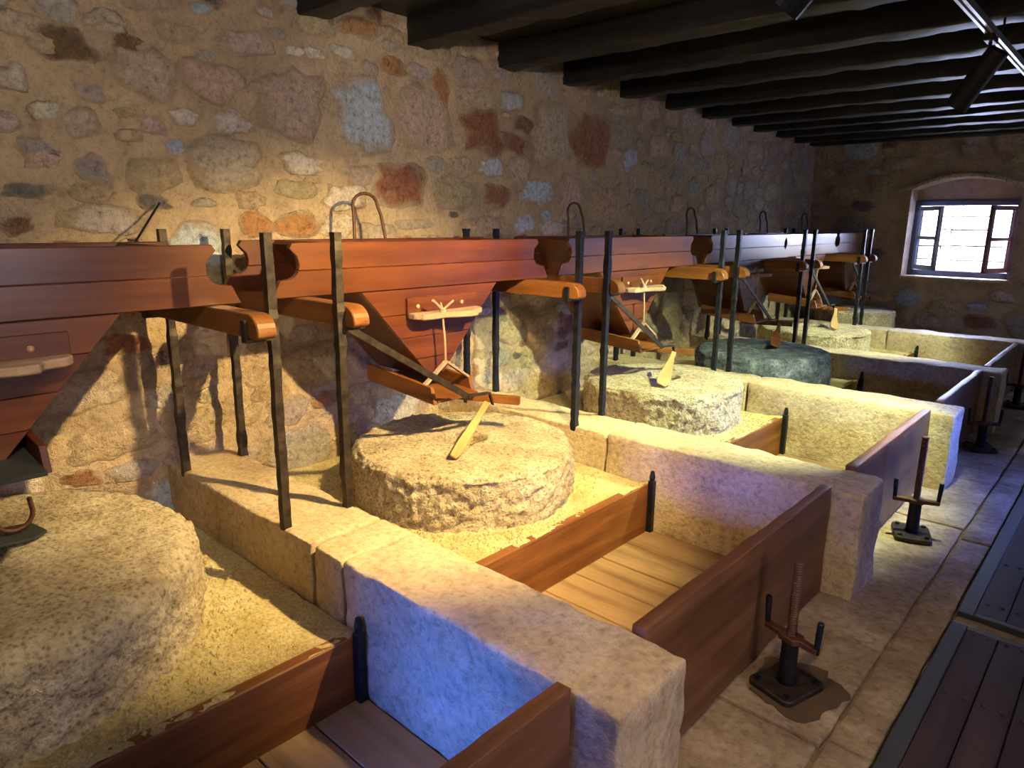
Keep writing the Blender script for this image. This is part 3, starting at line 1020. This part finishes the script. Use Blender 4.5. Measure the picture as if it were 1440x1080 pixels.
def hopper(k, half, label):
    y = HOP_Y[k]
    e = empty('grain_hopper', (wx(-2.55, y), y, 0), label, 'hopper', 'wooden grain hoppers')
    wide = 0.32 if k == 3 else (0.435 if half > 0.7 else half * 0.55)
    key = 'h%.2f_%.2f' % (half, wide)
    seams = [RAIL_Z1 + 0.002, 1.396, 1.51]
    for nm, x0, mm in (('front_plank', -BT, 'red_wood'), ('back_plank', -HD - BT, 'red_wood_dark')):  # back planks coloured darker to paint in the shade behind the front board
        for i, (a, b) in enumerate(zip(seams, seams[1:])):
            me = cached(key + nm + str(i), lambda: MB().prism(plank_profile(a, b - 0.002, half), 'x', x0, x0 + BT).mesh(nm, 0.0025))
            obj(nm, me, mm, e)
    fz = [0.83, 0.94, 1.05, 1.165, RAIL_Z1]
    for nm, x0 in (('funnel_plank', -BT), ('funnel_plank', -HD - BT + 0.0)):
        for i, (a, b) in enumerate(zip(fz, fz[1:])):
            prof = [(-slope_y(a, wide), a), (slope_y(a, wide), a), (slope_y(b, wide), b - 0.002), (-slope_y(b, wide), b - 0.002)]
            me = cached(key + nm + str(x0) + str(i), lambda: MB().prism(prof, 'x', x0, x0 + BT).mesh(nm, 0.002))
            obj(nm, me, 'red_wood', e)
    for s in (-1, 1):
        z1 = 1.49
        a0, a1 = slope_y(0.83, wide), slope_y(z1, wide)
        a1 = min(a1, half - 0.02)
        n = Vector((0, (z1 - 0.83), -(a1 - a0))).normalized() * BT
        q = MB()
        pts = [(s * a0, 0.83), (s * a1, z1), (s * (a1 - n.y), z1 - n.z), (s * (a0 - n.y), 0.83 - n.z)]
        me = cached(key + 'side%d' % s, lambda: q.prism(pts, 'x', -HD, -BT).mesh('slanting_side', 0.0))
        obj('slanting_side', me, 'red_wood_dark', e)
    # little shelf bracket with the cord peg
    me = cached('backplate', lambda: MB().box(0.0005, 0.016, -0.19, 0.27, 1.145, 1.245).mesh('bracket_plate', 0.003))
    bp = obj('bracket_plate', me, 'red_wood', e)
    for yy in (-0.13, 0.16):
        me = cached('peg%.2f' % yy, lambda: MB().tube([(0.014, yy, 1.20), (0.022, yy, 1.20), (0.026, yy, 1.20)], [0.011, 0.011, 0.005], 8).mesh('dowel'))
        obj('dowel', me, 'brass', bp)

    def shelf_m():
        front = [(0.016, -0.19), (0.06, -0.188), (0.105, -0.165), (0.115, -0.10), (0.105, -0.03), (0.13, 0.03), (0.155, 0.09), (0.15, 0.15), (0.105, 0.17), (0.10, 0.19), (0.09, 0.235), (0.055, 0.262), (0.016, 0.27)]
        return MB().prism(front, 'z', 1.143, 1.172).mesh('bracket_shelf', 0.005)
    sh = obj('bracket_shelf', cached('shelf', shelf_m), 'shelf_wood', e)
    me = cached('crank', lambda: MB().tube([(0.085, -0.03, 1.172), (0.085, -0.03, 1.184)], 0.018, 10).tube([(0.085, -0.03, 1.18), (0.105, -0.11, 1.235)], 0.0075, 6).tube([(0.085, -0.03, 1.18), (0.05, 0.07, 1.215)], 0.006, 6).tube([(0.085, -0.03, 1.18), (0.07, -0.03, 1.215)], 0.005, 6).mesh('cord_peg'))
    obj('cord_peg', me, 'shelf_wood', sh)
    return e


HL = ['red-brown wooden grain hopper cut off by the left edge of the picture', 'bright orange-red wooden grain hopper above the yellow-lit millstone',
      'dark red wooden grain hopper above the pale greenish millstone', 'bluish-sheened grain hopper above the dark grey millstone',
      'small distant grain hopper with bluish sheen above the white-lit millstone', 'farthest dark grain hopper against the window wall']
for k in range(6):
    hopper(k, 0.765 if k < 4 else (0.72 if k == 4 else 0.45), HL[k])


# ------------------------------------------------------------------ feed shoes under the hoppers, with yoke, cord, handle bar and iron arm
def shoe(k, label):
    y = HOP_Y[k]
    e = empty('feed_shoe', (wx(-2.55, y), y, 0), label, 'feed shoe', 'feed shoes under the hoppers')
    nm = 'side_board'
    if k == 0:
        e.location.z = 0.085
    for s, x1 in ((-1, 0.14), (1, 0.10)):
        yy = s * 0.135 + (-0.02 if s < 0 else 0.0)
        me = cached('shoeside%d%d' % (s, k == 0), lambda: MB().prism([(-0.36, 0.785), (x1 + 0.03, 0.742), (x1, 0.825), (-0.36, 0.87)], 'y', yy - 0.011, yy + 0.011).mesh(nm, 0.002))
        obj(nm, me, 'red_wood_dark' if k == 0 else 'rail_wood', e)
    me = cached('shoebottom%d' % (k == 0), lambda: MB().prism([(-0.36, 0.788), (0.17, 0.748), (0.17, 0.762), (-0.36, 0.802)], 'y', -0.143, 0.123).mesh('bottom_board', 0.0))
    obj('bottom_board', me, 'hatch_frame' if k == 0 else 'rail_wood', e)
    if k == 0:
        return
    me = cached('yoke', lambda: MB().bar((0.085, -0.155, 0.825), (0.085, -0.012, 0.925), 0.028, 0.012).bar((0.085, 0.135, 0.825), (0.085, -0.015, 0.925), 0.028, 0.012).mesh('yoke', 0.002))
    obj('yoke', me, 'shelf_wood', e)
    me = cached('shoecord', lambda: MB().tube([(0.085, -0.015, 0.925), (0.087, -0.02, 1.03), (0.085, -0.03, 1.143)], 0.0055, 6).mesh('hanging_cord'))
    obj('hanging_cord', me, 'cord', e)
    me = cached('shoebar', lambda: MB().bar((-0.06, 0.045, 0.728), (0.33, 0.265, 0.716), 0.030, 0.042).mesh('handle_bar', 0.003))
    obj('handle_bar', me, 'rail_wood', e)
    me = cached('shoearm', lambda: MB().bar((0.255, -0.70, 1.185), (0.245, -0.02, 0.775), 0.011, 0.030).bar((0.245, -0.025, 0.778), (0.24, 0.135, 0.765), 0.028, 0.010).bar((0.24, 0.135, 0.768), (0.245, 0.155, 0.70), 0.022, 0.008).mesh('iron_arm', 0.002))
    obj('iron_arm', me, 'iron', e)


SL = ['wooden feed shoe under the hopper at the left edge', 'wooden feed shoe with pale yoke above the yellow-lit millstone',
      'wooden feed shoe with dark yoke above the pale greenish millstone', 'dark feed shoe above the dark grey millstone', 'distant feed shoe with pale bar end above the white-lit millstone', 'farthest feed shoe in shadow at the window wall']
for k in range(6):
    shoe(k, SL[k])


def paddle_mesh(w0, w1, L):
    prof = [(-w0 / 2, L), (w0 / 2, L), (w0 / 2 * 1.05, L * 0.8), (w1 / 2, L * 0.25), (w1 / 2, 0.03), (w1 * 0.25, 0.0), (-w1 * 0.4, 0.005), (-w1 / 2, 0.03), (-w1 / 2, L * 0.25), (-w0 / 2 * 1.05, L * 0.8)]
    return MB().prism(prof, 'x', -0.007, 0.007).mesh('paddle', 0.003)


PL = {1: ('narrow pale wooden paddle leaning on the yellow-lit millstone', 'pale_wood', 0.030, 0.048), 2: ('wide-bladed wooden paddle lying on the pale greenish millstone', 'pale_wood', 0.032, 0.085),
      3: ('brown wooden paddle lying on the dark grey millstone', 'rail_wood', 0.03, 0.085), 4: ('small pale wooden paddle on the distant white-lit millstone', 'pale_wood', 0.03, 0.08)}
for k, (lab, m, w0, w1) in PL.items():
    hx, hy = wx(-2.55, HOP_Y[k]), HOP_Y[k]
    top = Vector((hx + 0.285, hy + 0.075, 0.735))
    zs = STONE[k][3] + (0.034 if k == 3 else 0.022)
    bot = Vector((hx + 0.39, hy - 0.25, zs))
    d = top - bot
    o = tag(obj('wooden_paddle', paddle_mesh(w0, w1, d.length), m, None, bot), lab, 'paddle', 'wooden paddles on the millstones')
    zax = d.normalized()
    yax = zax.cross(Vector((0.35, 0.1, 1))).normalized()
    xax = yax.cross(zax)
    o.matrix_world = Matrix(((xax.x, yax.x, zax.x, bot.x), (xax.y, yax.y, zax.y, bot.y), (xax.z, yax.z, zax.z, bot.z), (0, 0, 0, 1)))

# iron hook lying on the near stone
hk = empty('iron_hook', (-2.63, 0.47, 0.572), 'curved iron hook on a grey plate on the nearest millstone', 'hook')
obj('plate', MB().prism([(-0.10, -0.16), (0.06, -0.14), (0.09, 0.02), (0.05, 0.07), (-0.06, 0.05)], 'z', 0.006, 0.016).mesh('plate', 0.002), 'hatch_frame', hk)
pts = [(0.045 + 0.0 * t, 0.0, 0) for t in range(1)]
pts = [Vector((0.02, 0.055 * math.cos(t) - 0.01, 0.085 + 0.055 * math.sin(t))) for t in [math.radians(a) for a in range(180, 361, 20)]]
pts = [Vector((0.02, -0.07, 0.13))] + pts + [Vector((0.02, 0.04, 0.13))]
obj('hook', MB().tube(pts, 0.008, 8).mesh('hook', 0, True), 'rust', hk)

# ------------------------------------------------------------------ hoops and rod above the hoppers
HOOPL = ['large rusty iron hoop behind the bright orange-red hopper', 'rusty iron hoop behind the dark red hopper', 'thin dark iron hoop behind the hopper over the dark millstone', 'small dark iron hoop behind the distant fifth hopper', 'tiny dark iron hoop behind the farthest hopper']
for k, (y, lab) in enumerate(zip([2.255, 4.10, 5.88, 7.54, 8.82], HOOPL)):
    pts = [(0.02, -0.10, -0.12), (0.01, -0.098, 0.0), (0.0, -0.09, 0.12)]
    for i in range(9):
        t = math.pi - math.pi * i / 8
        pts.append((-0.01, 0.078 * math.cos(t) - 0.01, 0.165 + 0.062 * math.sin(t)))
    pts += [(0.0, 0.082, 0.12), (0.01, 0.10, 0.0), (0.02, 0.10, -0.12)]
    tag(obj('iron_hoop', cached('hoop', lambda: MB().tube(pts, 0.0085, 8).mesh('hoop', 0, True)), 'rust', None, (wx(-3.04, y), y, 1.51)), lab, 'hoop', 'iron hoops behind the hoppers')
tag(obj('iron_rod', MB().tube([(-3.03, 1.02, 1.43), (-3.27, 1.275, 1.665)], 0.005, 6).mesh('rod'), 'black_iron'), 'thin straight iron rod leaning from the left hopper to the wall', 'rod')


# ------------------------------------------------------------------ screw jacks
def jack(x, y, ztop, lab, ang, hi):
    e = empty('screw_jack', (x, y, 0), lab, 'screw jack', 'screw jacks before the bins', ang)

    def plate():
        a, b, r = 0.088, 0.105, 0.025
        prof = []
        for cx, cy, t0 in ((a - r, b - r, 0), (-a + r, b - r, 90), (-a + r, -b + r, 180), (a - r, -b + r, 270)):
            for i in range(5):
                t = math.radians(t0 + i * 22.5)
                prof.append((cx + r * math.cos(t), cy + r * math.sin(t)))
        return MB().prism(prof, 'z', 0.0, 0.024).mesh('base_plate', 0.004)
    obj('base_plate', cached('jplate', plate), 'iron', e)
    for sx in (-1, 1):
        for sy in (-1, 1):
            me = cached('jbolt', lambda: MB().tube([(0, 0, 0.022), (0, 0, 0.034), (0, 0, 0.036)], [0.012, 0.012, 0.008], 6).mesh('bolt'))
            obj('bolt', me, 'black_iron', e, (sx * 0.062, sy * 0.075, 0))
    me = cached('jcol', lambda: MB().tube([(0, 0, 0.02), (0, 0, 0.04), (0, 0, 0.17), (0, 0, 0.185)], [0.036, 0.031, 0.029, 0.031], 16).mesh('column', 0, True))
    obj('column', me, 'black_iron', e)
    zz = [0.18]
    rr = [0.0165]
    z = 0.2
    while z < ztop:
        zz += [z, z + 0.004]
        rr += [0.0175, 0.0150]
        z += 0.009
    me = cached('jscrew%.2f' % ztop, lambda: MB().tube([(0, 0, q) for q in zz], rr, 10).mesh('screw'))
    obj('screw', me, 'rust', e)
    me = cached('jbar', lambda: MB().prism([(-0.105, -0.012), (-0.04, -0.016), (-0.028, -0.032), (0.028, -0.032), (0.04, -0.016), (0.105, -0.012), (0.105, 0.012), (0.04, 0.016), (0.028, 0.032), (-0.028, 0.032), (-0.04, 0.016), (-0.105, 0.012)], 'z', 0.185, 0.207).mesh('cross_bar', 0.003))
    cb = obj('cross_bar', me, 'rust' if hi else 'black_iron', e)
    for s in (-1, 1):
        me = cached('jh%d' % s, lambda: MB().tube([(s * 0.098, 0, 0.186), (s * 0.100, 0, 0.21), (s * 0.104, 0, 0.30), (s * 0.104, 0, 0.306)], [0.011, 0.010, 0.0115, 0.009], 8).mesh('handle', 0, True))
        obj('handle', me, 'black_iron', cb)


st = []
for i in range(40):
    t = 2 * math.pi * i / 40
    r_ = 1 + 0.35 * noise.noise(Vector((math.cos(t) * 1.6, math.sin(t) * 1.6, 3))) + 0.2 * noise.noise(Vector((math.cos(t) * 5, math.sin(t) * 5, 8)))
    st.append((-0.70 + 0.15 * r_ * math.cos(t), 2.29 + 0.155 * r_ * math.sin(t)))
obj('oil_stain', MB().prism(st, 'z', 0.0015, 0.004).mesh('oil_stain'), 'stain', floor)
jack(-0.735, 2.265, 0.485, 'nearest iron screw jack with rusty screw on the slabs before the second bin', -0.28, True)
jack(-0.735, 3.96, 0.545, 'second iron screw jack, black, standing on brightly lit slabs', 0.33, False)
jack(-0.75, 5.95, 0.55, 'third iron screw jack, in shade beside the fourth divider end', 0.5, False)
jack(-0.75, 7.65, 0.55, 'farthest iron screw jack, at the right edge below the window', 0.1, False)


# ------------------------------------------------------------------ floor hatches
def hatch(x0, x1, y0, y1, lab, rows):
    e = empty('floor_hatch', (x0, y0, 0), lab, 'hatch', 'wooden floor hatches')
    W, L, f = x1 - x0, y1 - y0, 0.058
    obj('frame_side', MB().box(0, f, 0, L, -0.02, 0.012).mesh('frame', 0.003), 'hatch_frame', e)
    obj('frame_side', MB().box(W - f, W, 0, L, -0.02, 0.012).mesh('frame', 0.003), 'hatch_frame', e)
    obj('frame_end', MB().box(f, W - f, L - 0.035, L, -0.02, 0.012).mesh('frame', 0.003), 'hatch_frame', e)
    obj('frame_end', MB().box(f, W - f, 0, 0.035, -0.02, 0.012).mesh('frame', 0.003), 'hatch_frame', e)
    n = int(round((W - 2 * f) / 0.1075))
    for i in range(n):
        a = f + (W - 2 * f) * i / n
        b = f + (W - 2 * f) * (i + 1) / n
        obj('plank', MB().box(a + 0.0015, b - 0.0015, 0.037, L - 0.037, -0.02, 0.010).mesh('plank', 0.0025), 'hatch', e)
        for ry in rows:
            for q in (0.25, 0.75):
                me = cached('rivet', lambda: MB().tube([(0, 0, 0.008), (0, 0, 0.013), (0, 0, 0.016)], [0.009, 0.008, 0.003], 8).mesh('rivet', 0, True))
                obj('rivet', me, 'hatch_frame', e, (a + (b - a) * q, ry - y0, 0))


hatch(-0.392, 0.60, 0.9, 3.143, 'near dark plank floor hatch with rows of rivets at the lower right', [1.6, 2.61, 3.085])
hatch(-0.392, 0.60, 3.245, 5.35, 'farther dark plank floor hatch behind the near one', [3.395, 3.885, 4.6, 5.2])

# ------------------------------------------------------------------ track and spotlights
TX = -0.727
tr = empty('ceiling_track', (TX, 0, 2.45), 'pale metal lighting track running below the dark beams', 'track')
for a, b in ((-2.2, 0.05), (0.07, 2.03), (2.05, 4.03), (4.05, 6.4), (6.42, 9.2)):
    obj('track_section', MB().prism([(-0.018, 0), (-0.006, 0), (-0.006, 0.012), (0.006, 0.012), (0.006, 0), (0.018, 0), (0.018, 0.03), (-0.018, 0.03)], 'y', a, b).mesh('section'), 'track', tr)
for y in (-0.8, 1.37, 4.27, 7.1):
    obj('hanger', MB().tube([(0, y, 0.028), (0, y, 0.14)], 0.006, 6).mesh('hanger'), 'lamp_black', tr)


def spotlight(y, target, power, color, angle, lab, blend=0.35, drop=0.26, em=18.0):
    base = Vector((TX, y, 2.45))
    e = empty('spotlight', base, lab, 'spotlight', 'black spotlights on the track')
    obj('adapter', MB().box(-0.02, 0.02, -0.06, 0.06, -0.03, 0.0).mesh('adapter', 0.003), 'lamp_black', e)
    piv = Vector((0, 0, -0.13))
    obj('stem', MB().tube([(0, 0, -0.028), (0, 0, -0.13)], 0.008, 8).mesh('stem'), 'lamp_black', e)
    d = (Vector(target) - (base + piv)).normalized()
    a = piv - d * 0.08
    b = piv + d * 0.17
    obj('housing', MB().tube([a, a + d * 0.012, b - d * 0.03, b], [0.038, 0.047, 0.050, 0.052], 20).mesh('housing', 0.0, False), 'lamp_black', e)
    MBr = MB().tube([b - d * 0.001, b + d * 0.03], 0.052, 20)
    MBr.f = MBr.f[:-2]
    obj('rim', MBr.mesh('rim'), 'lamp_black', e)
    lens = plain('lens_' + str(len(bpy.data.materials)), (0.9, 0.9, 0.9), 0.3, 0.3, tuple(0.5 + 0.5 * c for c in color), em)
    obj('lens', MB().tube([b + d * 0.001, b + d * 0.004], 0.044, 20).mesh('lens'), lens, e)
    L = add_light('spot_beam', 'SPOT', base + b + d * 0.035, target, power, color, spot_size=math.radians(angle), spot_blend=blend, shadow_soft_size=0.022)
    return e


spotlight(2.04, (-2.62, 2.05, 0.50), 500, (1.0, 0.74, 0.31), 82, 'black spotlight with glowing lens at the top edge of the picture', 0.65)
spotlight(4.02, (-2.1, 4.28, 0.20), 480, (0.89, 1.0, 0.52), 88, 'black cylindrical spotlight hanging from the track at the upper right', 0.6)
spotlight(6.95, (-2.30, 7.55, 0.25), 340, (0.86, 1.0, 0.64), 70, 'distant spotlight on the track beyond the right edge of the picture', 0.6)
spotlight(0.55, (-3.3, 1.45, 2.0), 70, (1.0, 0.87, 0.73), 105, 'added unseen spotlight on the track above the viewpoint washing the upper wall', 0.9)  # fill lamp added out of view to brighten the upper wall
spotlight(1.45, (-3.35, 3.7, 2.0), 70, (1.0, 0.87, 0.78), 85, 'added unseen spotlight on the track above the nearest divider washing the upper wall', 0.9)  # second added wall-wash fill, kept above the frame
spotlight(1.0, (-0.65, 2.3, 0.0), 58, (1.0, 0.74, 0.46), 100, 'added unseen spotlight on the track above the viewpoint lighting the floor slabs', 0.9)  # warm fill added so the aisle floor is not too blue
spotlight(0.1, (-2.65, 0.25, 0.45), 60, (1.0, 0.78, 0.48), 44, 'added unseen spotlight on the track behind the viewpoint lighting the nearest millstone', 0.8)  # extra lamp added out of view to light the nearest stone evenly
